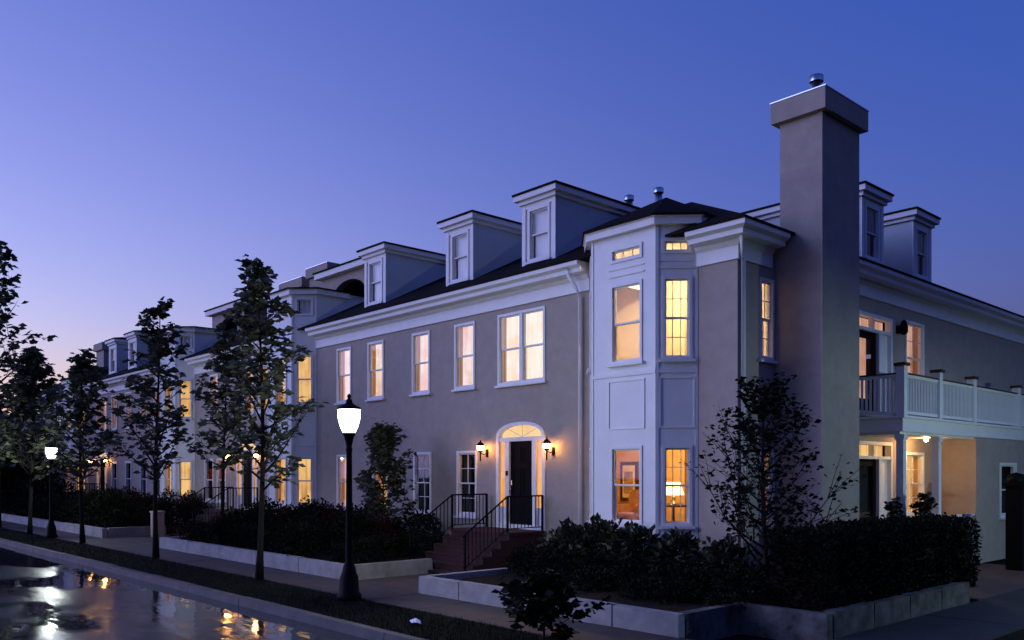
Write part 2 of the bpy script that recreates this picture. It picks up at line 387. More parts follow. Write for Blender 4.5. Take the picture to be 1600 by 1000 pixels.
# ---------------------------------------------------------------- ground
def sheet(name, m, x0, x1, y0, y1, z, kind='structure'):
    return struct(MB().quad((x0, y0, z), (x1, y0, z), (x1, y1, z), (x0, y1, z)).build(name, m), kind)
sheet('ground', 'ground', -400, 300, -300, 400, -0.02)
sheet('road', 'road', -140, 40, -14, 6.95, 0.0)
strip = struct(MB().box(-140, -3.2, 7.12, 8.6, -0.01, 0.125).build('grass_strip', 'grassbase'))
gb = MB(); rg = random.Random(3)
for i in range(26000):
    x = -4.0 - 50 * rg.random() ** 1.8; y = 7.14 + 1.44 * rg.random(); h = 0.03 + 0.05 * rg.random(); a = rg.random() * 6.28
    dx, dy = math.cos(a) * 0.006, math.sin(a) * 0.006; lx, ly = (rg.random() - .5) * .05, (rg.random() - .5) * .05
    gb.add([(x - dx, y - dy, 0.12), (x + dx, y + dy, 0.12), (x + lx, y + ly, 0.125 + h)], [(0, 1, 2)])
gr = gb.build('grass', 'grass'); tag(gr, 'short dark grass of the verge between kerb and sidewalk', 'grass', kind='stuff')

kerb = struct(MB().box(-140, -3.2, 6.965, 7.105, -0.01, 0.10).build('kerb', 'kerb'))
km = MB().box(-1.195, 1.195, -0.085, 0.085, -0.005, 0.15)
km.v = [(x, y + (0.02 if z > 0.1 and y < 0 else 0), z) for x, y, z in km.v]
km = km.mesh('kerbstone', 'kerb')
for i in range(28):
    o = link('kerbstone', km, kerb, (-4.4 - 2.4 * i, 7.035 + R.uniform(-.006, .006), R.uniform(-.006, .006)))
walk = struct(MB().box(-140, -4.4, 8.6, 9.9, -0.01, 0.11).build('sidewalk', 'soil'))
sm = MB().box(-0.745, 0.745, -0.64, 0.64, 0.0, 0.04).mesh('slab', 'pave')
for i in range(40): link('slab', sm, walk, (-5.15 - 1.5 * i, 9.25, 0.10 + R.uniform(-.003, .003)))
swalk = struct(MB().box(-5.85, -4.35, 9.95, 40, -0.01, 0.11).build('side_path', 'soil'))
sm2 = MB().box(-0.73, 0.73, -0.745, 0.745, 0.0, 0.04).mesh('slab', 'darkpave')
for i in range(14): link('slab', sm2, swalk, (-5.1, 10.7 + 1.5 * i, 0.10 + R.uniform(-.003, .003)))
for x0, x1, nm in ((-16.0, -13.5, 'entrance_walk'), (-32.6, -27.1, 'entrance_walk')):
    w = struct(MB().box(x0, x1, 9.91, 12.35, -0.01, 0.11).build(nm, 'soil'))
    n = int(round((x1 - x0) / 1.25)); sw = (x1 - x0) / n
    mm = MB().box(-sw / 2 + .006, sw / 2 - .006, -0.6, 0.6, 0, 0.04).mesh('slab', 'pave')
    for i in range(n):
        for k in range(2): link('slab', mm, w, (x0 + sw * (i + .5), 10.53 + 1.22 * k, 0.10 + R.uniform(-.003, .003)))
struct(MB().box(-9.3, -5.9, 17.0, 23.9, -0.01, 0.13).build('porch_walk', 'pave'))

# planting beds: soil and low concrete retaining walls made of blocks
def bed_soil(name, poly, z=0.36):
    mb = MB().prism(poly, -0.01, z); return struct(mb.build(name, 'soil'))
bed_soil('planting_bed', [(-26.9, 10.0), (-16.2, 10.0), (-16.2, 14.45), (-26.9, 14.45)])
bed_soil('planting_bed', [(-13.3, 10.0), (-7.5, 10.0), (-7.5, 11.56), (-6.1, 11.56), (-6.1, 16.6), (-9.3, 16.6), (-9.3, 14.45), (-13.3, 14.45)])
bed_soil('planting_bed', [(-60, 10.0), (-32.8, 10.0), (-32.8, 14.45), (-60, 14.45)])
def bed_wall(label, runs):
    p0 = runs[0][0]; root = thing('retaining_wall', label, 'wall', (p0[0], p0[1], 0))
    for (xa, ya), (xb, yb), ln in runs:
        L = math.hypot(xb - xa, yb - ya); n = max(1, round(L / ln)); ux, uy = (xb - xa) / L, (yb - ya) / L
        for i in range(n):
            a, b = L * i / n + 0.006, L * (i + 1) / n - 0.006
            h = 0.475 + R.uniform(-.012, .012); t = 0.08 + R.uniform(-.006, .006)
            c = [(xa + ux * a - uy * -t, ya + uy * a + ux * -t), (xa + ux * b - uy * -t, ya + uy * b + ux * -t),
                 (xa + ux * b - uy * t, ya + uy * b + ux * t), (xa + ux * a - uy * t, ya + uy * a + ux * t)]
            m = MB().prism(c, 0.0, h)
            cx, cy = sum(q[0] for q in c) / 4, sum(q[1] for q in c) / 4
            m.v = [(cx + (x - cx) * (1 if z < .1 else .995) , cy + (y - cy) * (1 if z < .1 else .97), z + (R.uniform(-.006, .006) if z > .1 else 0)) for x, y, z in m.v]
            m.build('block', 'shadestained' if ya > 9.95 and xa > -8 else 'concrete', root)  # right-end runs take the stained concrete with shade in its colour
    return root
bed_wall('low concrete block wall of the bed holding the clipped hedge', [((-13.4, 12.1), (-13.4, 9.99), 2.2), ((-13.48, 9.9), (-7.32, 9.9), 1.25), ((-7.4, 9.99), (-7.4, 11.37), 1.4), ((-7.48, 11.46), (-5.92, 11.46), 1.6), ((-6.0, 11.55), (-6.0, 16.65), 1.3)])
bed_wall('low concrete wall beside the walk, below the tall dark shrubs left of the lit door', [((-27.0, 12.1), (-27.0, 9.99), 2.2), ((-27.08, 9.9), (-16.02, 9.9), 2.2), ((-16.1, 9.99), (-16.1, 12.1), 2.1)])
bed_wall('low concrete wall of the far bed beyond the second walk', [((-60, 9.9), (-32.62, 9.9), 2.4), ((-32.7, 9.99), (-32.7, 12.1), 2.1)])

# ---------------------------------------------------------------- houses
def dormer(house, F, uc, half=0.56, d0=-0.34, top=9.22, blind='blind'):
    """dormer with hipped cap; F wall frame, d0 front plane (behind the wall face)"""
    zr = lambda d: EZ + SL * (0.45 - d)                       # roof height at offset d
    a, b = uc - half, uc + half; zb = zr(d0) - 0.08; dback = 0.45 - (top - EZ) / SL - 0.1
    G = Fr(F.P(0, 0, d0)[:2], F.u, F.n)
    w0, w1, wz0, wz1 = uc - 0.39, uc + 0.39, zr(d0) + 0.10, 9.10
    m = MB(); wall(m, G, a, b, zb, top, [(w0, w1, wz0, wz1)], 0.12)
    body = m.build('dormer', 'white', house)
    ch = MB()
    for u, s in ((a, -1), (b, 1)):
        P = F.P; e = 0.03 * s
        pts = [(d0 - 0.005, zb), (d0 - 0.005, top), (dback, top), (dback, top - 0.15)]
        n = len(pts)
        ch.add([P(u - e * .5, z, d) for d, z in pts] + [P(u + e, z, d) for d, z in pts],
               [tuple(range(n)), tuple(range(2 * n - 1, n - 1, -1))] + [(i, (i + 1) % n, n + (i + 1) % n, n + i) for i in range(n)])
    ch.build('cheek', 'siding', body)
    cb = MB()
    cb.fbox(G, a - 0.035, a + 0.09, zb, top, 0.002, 0.035); cb.fbox(G, b - 0.09, b + 0.035, zb, top, 0.002, 0.035)
    cb.fbox(G, a + 0.09, b - 0.09, wz1 + 0.0, top, 0.002, 0.028); cb.fbox(G, a + 0.09, b - 0.09, zb, wz0 - 0.06, 0.002, 0.03)
    cb.build('corner_board', 'white', body)
    window(body, G, w0, w1, wz0, wz1, blind, flat=True, casing=0.07)
    o1, o2 = 0.10, 0.19
    fa = MB(); fa.fbox(F, a - o1, b + o1, top + 0.001, top + 0.10, dback, d0 + o1); fa.fbox(F, a - o2, b + o2, top + 0.101, top + 0.235, dback, d0 + o2)
    fa.build('cornice', 'white', body)
    z0 = top + 0.236; z1 = z0 + 0.05; z2 = z1 + 0.20; o3 = 0.22; P = F.P
    r = MB().fbox(F, a - o3, b + o3, z0, z1, dback - 0.3, d0 + o3)
    A = [P(a - o3, z1, d0 + o3), P(b + o3, z1, d0 + o3), P(b + o3, z1, dback - .3), P(a - o3, z1, dback - .3), P(uc, z2, d0 - half), P(uc, z2, dback - .3)]
    r.add(A, [(0, 1, 4), (1, 2, 5, 4), (3, 0, 4, 5), (2, 3, 5)]); r.build('dormer_roof', 'roof', body)
    return body

def panel(mb, F, u0, u1, z0, z1):
    mb.ring(F, u0, u1, z0, z1, 0.03, 0.002, 0.022)

def bay(house, xr, top, kind):
    """full-height canted bay whose right end meets the front wall at x = xr"""
    k = 0.596; fw = 1.755
    p3 = (xr, YF); p2 = (xr - k, YF - k); p1 = (xr - k - fw, YF - k); p0 = (xr - 2 * k - fw, YF); q = math.sqrt(.5); L = k / q
    FR = Fr(p1, (1, 0), (0, -1)); CR = Fr(p2, (q, q), (q, -q)); CL = Fr(p0, (q, -q), (-q, -q))
    cuts = [(1.38, 3.03), (4.77, 6.47)] + ([(6.92, 7.24)] if kind == 'main' else [(7.75, 8.35)] if kind == 'tall' else [])
    wu = {'f': (0.54, 1.41), 'c': (0.12, 0.73)}
    def holes(t): return [(wu[t][0], wu[t][1], a, b) for a, b in cuts]
    m = MB()
    for F, l, t in ((FR, fw, 'f'), (CR, L, 'c'), (CL, L, 'c')): wall(m, F, 0, l, 0.2, top, holes(t), 0.14)
    for u in (xr, p0[0]): m.quad((u, YF, 6.9), (u, YF, top), (u, YF + 3.2, top), (u, YF + 3.2, 6.9))
    body = m.build('bay', 'white', house)
    t = MB()
    for F, l, ty in ((FR, fw, 'f'), (CR, L, 'c')):
        a, b = wu[ty]
        panel(t, F, a - 0.06, b + 0.06, 3.38, 4.42); 
        if kind == 'main': t.fbox(F, a - .05, b + .05, 6.62, 6.65, .002, .025); t.fbox(F, a - .05, b + .05, 6.77, 6.79, .002, .02)
        panel(t, F, a - 0.06, b + 0.06, 0.55, 1.22)
        t.fbox(F, 0.0, l, 4.5, 4.58, 0.002, 0.028)
    for F, l in ((FR, fw), (CR, L), (CL, L)):
        for c in (0.0, l - 0.05): t.fbox(F, c, c + 0.05, 0.2, top, 0.002, 0.018)
    t.build('panel_moulding', 'white', body)
    back = {'main': ('room', 'room', 'room'), 'tall': ('ambersoft', 'ambersoft', 'blind'), 'plain': ('amber', 'amber')}[kind]
    for F, ty in ((FR, 'f'), (CR, 'c'), (CL, 'c')):
        for (a, b), bk in zip(cuts, back):
            lowl = b - a < 0.7
            if kind == 'tall' and lowl and ty == 'f': bk = 'blind'
            window(body, F, wu[ty][0], wu[ty][1], a, b, bk, muntin=(3, 1) if lowl else (3, 2) if kind == 'main' and ty == 'c' else None,
                   flat=True, hung=not lowl, sill=not lowl, casing=0.06, room=bk == 'room', depth=0.26)
    prof = [(0.001, top - 0.16), (0.13, top - 0.16), (0.13, top - 0.02), (0.17, top), (0.001, top)]
    path = [(p0[0], YF + 1.2), p0, p1, p2, p3, (xr, YF + 1.2)]
    sweep(MB(), path, prof).build('bay_cornice', 'white', body)
    o = 0.20; s2 = o * math.tan(math.radians(22.5))
    e = [(p0[0] - o, YF + 1.3), (p0[0] - o, YF - s2), (p1[0] - s2, p1[1] - o), (p2[0] + s2, p2[1] - o), (xr + o, YF - s2), (xr + o, YF + 1.3)]
    zt = top + 0.001; zu = top + 0.05; ap = ((p0[0] + xr) / 2 + 0.1, YF + 0.75, zu + (0.84 if kind != 'tall' else 0.06)); bp = (ap[0], YF + 3.4, ap[2])
    r = MB().prism(e, zt, zu)
    V = [(x, y, zu) for x, y in e] + [ap, bp]
    e2 = [(e[0][0], YF + 3.4, zu), (e[5][0], YF + 3.4, zu)]
    V += e2; r.add(V, [(1, 2, 6), (2, 3, 6), (3, 4, 6), (4, 5, 9, 7, 6), (0, 1, 6, 7, 8)])
    r.build('bay_roof', 'roof', body)
    return body

def lantern(house, x, y, z, s=1.0):
    b = MB().fbox(FF, x - .04, x + .04, z - .22, z - .02, .002, .03)
    b.tube([(x, YF - .03, z - .12), (x, YF - .12, z - .16), (x, YF - .22, z - .12), (x, YF - .24, z - .06)], .012)
    b.tube([(x, YF - .24, z - .33), (x, YF - .24, z - .06)], .02)
    b.lathe([(0.001, .23), (.02, .2), (.015, .17), (.05, .15), (.115, .08), (.12, .06), (.0, .06)], (x, YF - .24, z), 12)
    b.lathe([(.03, -.1), (.07, -.07), (.075, -.055), (0, -.055)], (x, YF - .24, z), 12)
    p = b.build('wall_lantern', 'iron', house)
    MB().lathe([(0.0, -.054), (.065, -.052), (.095, 0), (.1, .058), (0, .059)], (x, YF - .24, z), 12).build('globe', 'sconce', p, True)

def arch_pts(x0, x1, z0, z1, n=16):
    c = (x0 + x1) / 2; r = (x1 - x0) / 2
    return [(c - r * math.cos(math.pi * i / n), z0 + (z1 - z0) * math.sin(math.pi * i / n) ** 0.8) for i in range(n + 1)]

def entrance(house, xc, wallmb):
    """arched doorway, sidelights and fanlight; fills the arch corners of its rectangular wall opening"""
    x0, x1, z0, zs, zt = xc - 0.89, xc + 0.89, 1.06, 3.36, 3.74
    ap = arch_pts(x0, x1, zs, zt)
    for (ua, za), (ub, zb) in zip(ap, ap[1:]):
        wallmb.quad(FF.P(ua, za, 0), FF.P(ub, zb, 0), FF.P(ub, zt, 0), FF.P(ua, zt, 0))
        wallmb.quad(FF.P(ua, za, 0), FF.P(ua, za, -.16), FF.P(ub, zb, -.16), FF.P(ub, zb, 0))
    s = MB()
    ip = arch_pts(x0 + .1, x1 - .1, zs, zt - .08)
    for i in range(16): s.fpoly(FF, [ap[i], ap[i + 1], ip[i + 1], ip[i]], -.14, .035)
    s.fbox(FF, x0, x0 + .10, z0, zs, -.14, .034); s.fbox(FF, x1 - .10, x1, z0, zs, -.14, .034)
    s.fbox(FF, x0 + .1, x1 - .1, zs - .10, zs, -.14, .02)
    for a, b in ((x0 + .33, x0 + .47), (x1 - .47, x1 - .33)): s.fbox(FF, a, b, z0 + .12, zs - .1, -.14, .015)
    s.fbox(FF, x0 + .1, x1 - .1, z0, z0 + .12, -.14, .06)
    for a, b in ((x0 + .10, x0 + .33), (x1 - .33, x1 - .10)): s.fbox(FF, a, b, z0 + .12, z0 + .55, -.12, -.03)
    sur = s.build('door_surround', 'white', house)
    f = MB(); n = len(ip); c = FF.P(xc, zs, -.10)
    for (ua, za), (ub, zb) in zip(ip, ip[1:]): f.quad(c, FF.P(ua, za, -.1), FF.P(ub, zb, -.1))
    f.build('fanlight_glow', 'fanlit', sur)
    g = MB()
    for i in (4, 8, 12): g.tube([FF.P(xc, zs + .01, -.06), FF.P(ip[i][0], ip[i][1], -.06)], .008, 4)
    g.build('fanlight_bar', 'white', sur)
    for a, b in ((x0 + .10, x0 + .33), (x1 - .33, x1 - .10)):
        MB().fbox(FF, a + .004, b - .004, z0 + .552, zs - .102, -.05, -.042).build('sidelight_curtain', 'sidelit', sur)
        MB().fbox(FF, a, b, z0 + .55, zs - .1, -.022, -.018).build('sidelight_pane', 'glass', sur)
    d = MB().fbox(FF, x0 + .47, x1 - .47, z0 + .12, zs - .1, -.12, -.05)
    for (a, b) in ((x0 + .55, xc - .04), (xc + .04, x1 - .55)):
        for (c0, c1) in ((1.35, 1.75), (1.9, 2.6), (2.72, 3.12)): d.ring(FF, a, b, c0, c1, .03, -.049, -.035)
    dd = d.build('door', 'door', house)
    MB().lathe([(0, -.03), (.025, -.02), (.03, 0), (.025, .02), (0, .03)], FF.P(x0 + .53, 2.05, -.0), 8).build('door_knob', 'brass', dd, True)
    MB().fbox(FF, x0 + .515, x0 + .545, 2.16, 2.28, -.05, -.02).build('door_lock', 'brass', dd)
    MB().fbox(FF, x0 + .36, x0 + .44, 2.40, 2.52, .016, .03).build('mailbox_plate', 'iron', sur)

def chimney(house, x0, x1, y0, y1, ztop, zbot=0.12, xin=None):
    c = MB().box(x0, x1, y0, y1, zbot, ztop - 0.44)
    if xin is not None: c.box(xin, x0 - .001, y0 + .002, y1 - .002, zbot, 7.2)
    b = c.build('chimney', 'stucco', house)
    MB().box(x0 - .13, x1 + .13, y0 - .13, y1 + .13, ztop - 0.439, ztop - .02).build('chimney_cap', 'stucco', b)
    MB().box(x0 - .145, x1 + .145, y0 - .145, y1 + .145, ztop - .019, ztop).build('flashing', 'metal', b)
    return b
def flue(house, x, y, z0, z1, r=.11):
    p = MB().lathe([(r, 0), (r, z1 - z0 - .14), (0, z1 - z0 - .14)], (x, y, z0), 14).build('flue', 'metal', house, True)
    MB().lathe([(r * 1.35, 0), (r * 1.35, .12), (r * .9, .14), (0, .14)], (x, y, z1 - .16), 14).build('flue_cap', 'metal', p, True)

def downspout(house, pts):
    MB().tube(pts, .045, 8).build('downspout', 'white', house, True)

# --- corner townhouse -------------------------------------------------------
XL = -25.66
H = thing('corner_townhouse', 'beige stucco end townhouse with tall chimney, white bay and side balcony', 'house', (-17.5, 14.5, 0.1))
up = [(-24.35, -23.47), (-22.53, -21.64), (-20.2, -19.34), (-18.24, -17.37)]
gw = [(-24.35, -23.47), (-22.25, -21.40), (-20.12, -19.28), (-18.14, -17.29)]
holes = [(a, b, 4.72, 6.48) for a, b in up] + [(-16.46, -14.73, 4.69, 6.50)] + [(a, b, 1.32, 3.06) for a, b in gw] + [(-16.51, -14.73, 1.06, 3.74)]
fw = MB(); wall(fw, FF, XL, -13.28, 0.1, 7.1, holes); wall(fw, FF, -10.33, XS, 0.1, 7.1)
entrance(H, -15.62, fw)
sideholes = [(15.27, 15.80, 1.27, 2.96), (15.27, 15.80, 4.75, 6.41), (19.4, 21.3, 3.86, 6.28), (22.05, 23.2, 4.5, 6.36), (19.4, 21.3, 1.02, 3.22), (22.05, 23.2, 1.38, 3.0)]
wall(fw, FS, YF, 34, 0.1, 7.1, sideholes)
fw.quad((XL, 34, .1), (XS, 34, .1), (XS, 34, 7.1), (XL, 34, 7.1)); fw.quad((XL, YF, .1), (XL, 34, .1), (XL, 34, 7.1), (XL, YF, 7.1))
fw.build('wall', 'stucco', H)
cs = MB()
for p in ([(XL, YF), (-13.28, YF)], [(-10.33, YF), (XS, YF), (XS, 15.7)], [(XS, 17.5), (XS, 34)]): sweep(cs, p, CORN)
cs.build('cornice', 'white', H)
xe = XS + .47; ye = YF - .47; z0, z1 = EZ + .001, EZ + .05; zd = z1 + SL * (18.42 - ye); xi = xe - (18.42 - ye)
rf = MB()
rf.add([(XL, ye, z1), (xe, ye, z1), (xi, 18.42, zd), (XL, 18.42, zd), (xe, 34, z1), (xi, 34, zd), (XL, 34, zd), (XL, ye, z0), (xe, ye, z0), (xe, 34, z0), (XL, 34, z0)],
       [(0, 1, 2, 3), (1, 4, 5, 2), (3, 2, 5, 6), (7, 8, 1, 0), (8, 9, 4, 1), (10, 9, 8, 7), (0, 3, 6, 10, 7), (4, 9, 10, 6, 5)])
rf.build('roof', 'roof', H)
for a, b in up: window(H, FF, a, b, 4.72, 6.48, 'sheer')
window(H, FF, -16.46, -14.73, 4.69, 6.50, 'sheerhot', mull=1)
window(H, FF, *gw[0], 1.32, 3.06, 'pinksheer'); window(H, FF, *gw[1], 1.32, 3.06, 'amber')
window(H, FF, *gw[2], 1.32, 3.06, 'half', muntin=(2, 2)); window(H, FF, *gw[3], 1.32, 3.06, 'half', muntin=(2, 2))
bay(H, -10.33, 7.66, 'main')
for xc in (-22.62, -18.43, -15.30): dormer(H, FF, xc)
for yc in (20.95, 23.9): dormer(H, FS, yc, blind='half')
lantern(H, -16.88, 0, 3.10); lantern(H, -14.45, 0, 3.10)
ch = chimney(H, -9.27, -8.35, 15.84, 17.40, 10.02, 0.12, XS + .01)
flue(H, -8.80, 16.45, 10.02, 10.64, .105)
flue(H, -14.06, 18.0, 9.3, 9.98, .1); flue(H, -15.06, 18.0, 9.3, 10.02, .1)
downspout(H, [(-13.62, 14.12, 7.18), (-13.62, 14.12, 6.98), (-13.55, 14.30, 6.72), (-13.52, 14.42, 6.5), (-13.52, 14.42, 0.4)])
downspout(H, [(-9.2, 14.3, 7.16), (-9.2, 14.3, 7.0), (-9.33, 14.6, 6.6), (-9.33, 14.6, 0.4)])
window(H, FS, 15.27, 15.80, 4.75, 6.41, 'room', muntin=(2, 2), room=True); window(H, FS, 15.27, 15.80, 1.27, 2.96, 'room', muntin=(2, 2), room=True)

# rooms behind the bay
def room(z0, z1, m):
    yb = 16.9; xl = -14.62; xr = XS - .01
    r = MB(); r.quad((xl, yb, z0), (xr, yb, z0), (xr, yb, z1), (xl, yb, z1)); r.quad((xl, YF + .01, z0), (xl, yb, z0), (xl, yb, z1), (xl, YF + .01, z1))
    r.quad((-12.2, 16.6, z0), (-12.2, yb, z0), (-12.2, yb, z1), (-12.2, 16.6, z1))
    r.build('room_wall', m, H)
    pl = [(xl, YF + .02), (-13.26, YF + .02), (-12.66, 13.93), (-10.95, 13.93), (-10.35, YF + .02), (xr, YF + .02), (xr, yb), (xl, yb)]
    f = MB(); f.quad(*[(x, y, z0) for x, y in pl]); f.build('room_floor', 'floorwood', H)
    f = MB(); f.quad(*[(x, y, z1) for x, y in pl]); f.build('room_ceiling', 'roomcream', H)
room(1.1, 3.55, 'roomamber'); room(3.95, 7.25, 'roomcream')
def ceiling_lamp(x, y, z, label, s=.13, m='bulb'):
    t = thing('ceiling_lamp', label, 'lamp', (x, y, z))
    MB().lathe([(0, -s), (s * .7, -s * .8), (s, -s * .2), (s * .95, 0), (0, 0)], (x, y, z - .02), 14).build('glass_bowl', m, t, True)
    MB().lathe([(s * .5, -.019), (s * .5, 0), (0, 0)], (x, y, z), 12).build('ceiling_plate', 'brass', t)
ceiling_lamp(-12.35, 15.45, 3.54, 'glowing ceiling lamp inside the ground floor bay room')
ceiling_lamp(-11.9, 15.6, 7.24, 'glowing ceiling lamp inside the upstairs bay room', .15, emat('upstairs_lamp_glow', (1, .76, .46), 420))
tl = thing('table_lamp', 'lit table lamp with pale shade behind the bay window', 'lamp', (-11.62, 15.4, 1.76))
MB().lathe([(.1, 0), (.1, .02), (.03, .04), (.06, .14), (.02, .24), (.012, .34), (0, .34)], (-11.62, 15.4, 1.76), 14).build('lamp_base', 'brass', tl, True)
MB().lathe([(.24, .22), (.15, .50), (.0, .50)], (-11.62, 15.4, 1.76), 16).build('lamp_shade', 'shade', tl, True)
tb = thing('side_table', 'round wooden side table under the lit lamp', 'table', (-11.62, 15.4, 1.1))
MB().lathe([(0, .62), (.32, .62), (.32, .655), (0, .655)], (-11.62, 15.4, 1.1), 16).build('table_top', 'wood', tb)
MB().lathe([(.18, 0), (.18, .03), (.03, .06), (.03, .62)], (-11.62, 15.4, 1.1), 10).build('pedestal', 'wood', tb)
pic = thing('framed_picture', 'framed picture hanging on the amber wall inside the bay room', 'picture', (-14.1, 16.89, 2.25))
MB().box(-14.38, -13.82, 16.84, 16.89, 1.75, 2.75).build('picture_frame', 'wood', pic)
MB().box(-14.30, -13.90, 16.83, 16.838, 1.84, 2.66).build('picture_mount', 'roomcream', pic)
MB().box(-14.24, -13.96, 16.82, 16.828, 1.95, 2.5).build('print', 'picture', pic)
def armchair(x, y, label):
    t = thing('armchair', label, 'chair', (x, y, 1.1))
    MB().box(x - .3, x + .3, y - .3, y + .3, 1.25, 1.52).build('seat', 'fabric', t)
    MB().fpoly(Fr((x, y + .3), (1, 0), (0, 1)), [(-.34, 1.25), (.34, 1.25), (.36, 1.9), (.25, 2.06), (-.25, 2.06), (-.36, 1.9)], 0.001, .16).build('backrest', 'fabric', t)
    for s in (-1, 1):
        MB().box(x + s * .36 - .058, x + s * .36 + .058, y - .3, y + .299, 1.25, 1.72).build('armrest', 'fabric', t)
        for q in (-1, 1): MB().box(x + s * .28 - .025, x + s * .28 + .025, y + q * .25 - .025, y + q * .25 + .025, 1.1, 1.249).build('leg', 'wood', t)
armchair(-13.05, 15.7, 'upholstered armchair seen through the left bay window')
armchair(-10.75, 15.5, 'upholstered armchair beside the lit table lamp')

# side elevation: doors, wing, porch and balcony
def side_door(z0, z1, glow, leafm):
    s = MB().ring(FS, 19.4, 21.3, z0, z1, .08, -.13, .03)
    zt = z1 - .42
    s.fbox(FS, 19.48, 21.22, zt, zt + .07, -.13, .02); s.fbox(FS, 20.58, 20.70, z0 + .08, zt, -.13, .02); s.fbox(FS, 20.3, 20.36, zt + .07, z1 - .08, -.12, .01)
    sur = s.build('door_surround', 'white', H)
    MB().fbox(FS, 19.48, 21.22, zt + .07, z1 - .08, -.2, -.19).build('transom_glow', glow, sur)
    d = MB().ring(FS, 19.48, 20.58, z0 + .08, zt, .17, -.11, -.06, .3).build('door', 'door', H)
    MB().fbox(FS, 19.65, 20.41, z0 + .38, zt - .17, -.095, -.09).build('door_pane', 'glass', d)
    if leafm == 'open': wavy(MB(), FS, 19.6, 20.45, z0 + .3, zt - .1, -.25, .02, 4).build('door_curtain', glow, d)
    else: MB().fbox(FS, 19.6, 20.45, z0 + .3, zt - .1, -.2, -.19).build('dark_interior', 'dark', d)
    MB().fbox(FS, 20.70, 21.22, z0 + .08, zt, -.10, -.07).build('side_panel', 'white', sur)
side_door(3.86, 6.28, 'pinksheer', 'open'); side_door(1.02, 3.22, 'ambersoft', 'shut')
window(H, FS, 22.05, 23.2, 4.5, 6.36, 'pinksheer', muntin=(2, 2)); window(H, FS, 22.05, 23.2, 1.38, 3.0, 'ambersoft', muntin=(2, 2))
sl = MB().fbox(FS, 21.55, 21.67, 5.95, 6.15, .002, .06); sl.lathe([(0, .2), (.06, .15), (.1, .02), (.1, -.12), (.06, -.18), (0, -.2)], FS.P(21.61, 6.1, .17), 10)
sl.build('side_lantern', 'iron', H)
XW = -8.35
wg = MB(); FW = Fr((XW, 0), (0, 1), (1, 0))
wall(wg, FW, 23.89, 34, 0.1, 3.39, [(25.6, 26.9, 1.25, 2.75)]); wg.quad((XS, 23.89, .1), (XW, 23.89, .1), (XW, 23.89, 3.39), (XS, 23.89, 3.39))
wg.build('wing_wall', 'stucco', H); window(H, FW, 25.6, 26.9, 1.25, 2.75, 'dark')
bl = MB().box(XS + .002, XW + .03, 19.42, 34, 3.40, 3.70)
bl.box(XS + .003, XW + .09, 19.36, 34, 3.701, 3.76)
B = bl.build('balcony', 'white', H)
posts = [19.52, 21.5, 23.68, 27.04, 30.4]
pm = MB().box(-.09, .09, -.09, .09, 0, 1.12).mesh('post', 'white'); pcm = MB().box(-.13, .13, -.13, .13, 1.121, 1.19).mesh('post_cap', 'wood')
for y in posts: link('post', pm, B, (XW - .03, y, 3.76)); link('post_cap', pcm, B, (XW - .03, y, 3.76))
bm = MB().box(-.02, .02, -.02, .02, .08, .87).mesh('baluster', 'white')
for a, b in zip(posts, posts[1:]):
    L = b - a - .18
    MB().box(XW - .075, XW + .015, a + .09, b - .09, 4.63, 4.70).build('rail', 'white', B); MB().box(XW - .10, XW + .04, a + .09, b - .09, 4.701, 4.735).build('rail_cap', 'wood', B)
    MB().box(XW - .065, XW + .005, a + .09, b - .09, 3.80, 3.87).build('bottom_rail', 'white', B)
    n = max(4, int(L / .085))
    for i in range(n): link('baluster', bm, B, (XW - .03, a + .09 + L * (i + .5) / n, 3.76))
MB().box(XS + .05, XW - .12, 19.48, 19.56, 4.63, 4.70).build('rail', 'white', B); MB().box(XS + .05, XW - .12, 19.46, 19.58, 4.701, 4.735).build('rail_cap', 'wood', B)
MB().box(XS + .05, XW - .12, 19.49, 19.55, 3.80, 3.87).build('bottom_rail', 'white', B)
for i in range(9): link('baluster', bm, B, (XS + .1 + .1 * i, 19.52, 3.76))
MB().box(XS + .05, XW - .06, 19.48, 34, 3.34, 3.399).build('soffit', 'white', B)
pf = MB().box(XS + .004, XW + .02, 19.3, 23.88, .1, 1.0).build('porch_floor', 'concrete', H)
for y in (19.55, 21.52):
    c = MB().box(XW - .14, XW + .02, y - .08, y + .08, 1.0, 3.339); c.box(XW - .17, XW + .05, y - .11, y + .11, 1.001, 1.12); c.box(XW - .17, XW + .05, y - .11, y + .11, 3.22, 3.338)
    c.build('column', 'white', H)
for a, b in ((19.64, 21.43), (21.61, 23.88)):
    MB().box(XW - .10, XW - .02, a, b, 1.36, 1.42).build('porch_rail', 'white', H)
    for i in range(int((b - a) / .12)): MB().box(XW - .08, XW - .04, a + .05 + .12 * i, a + .09 + .12 * i, 1.0, 1.359).build('porch_baluster', 'white', H)
pl = MB().lathe([(.06, 0), (.06, -.03), (0, -.03)], (-8.85, 22.0, 3.339), 12).build('porch_light', 'brass', H)
MB().lathe([(0, -.09), (.03, -.085), (.045, -.06), (.04, -.031), (0, -.031)], (-8.85, 22.0, 3.339), 12).build('bulb', 'porch', pl, True)

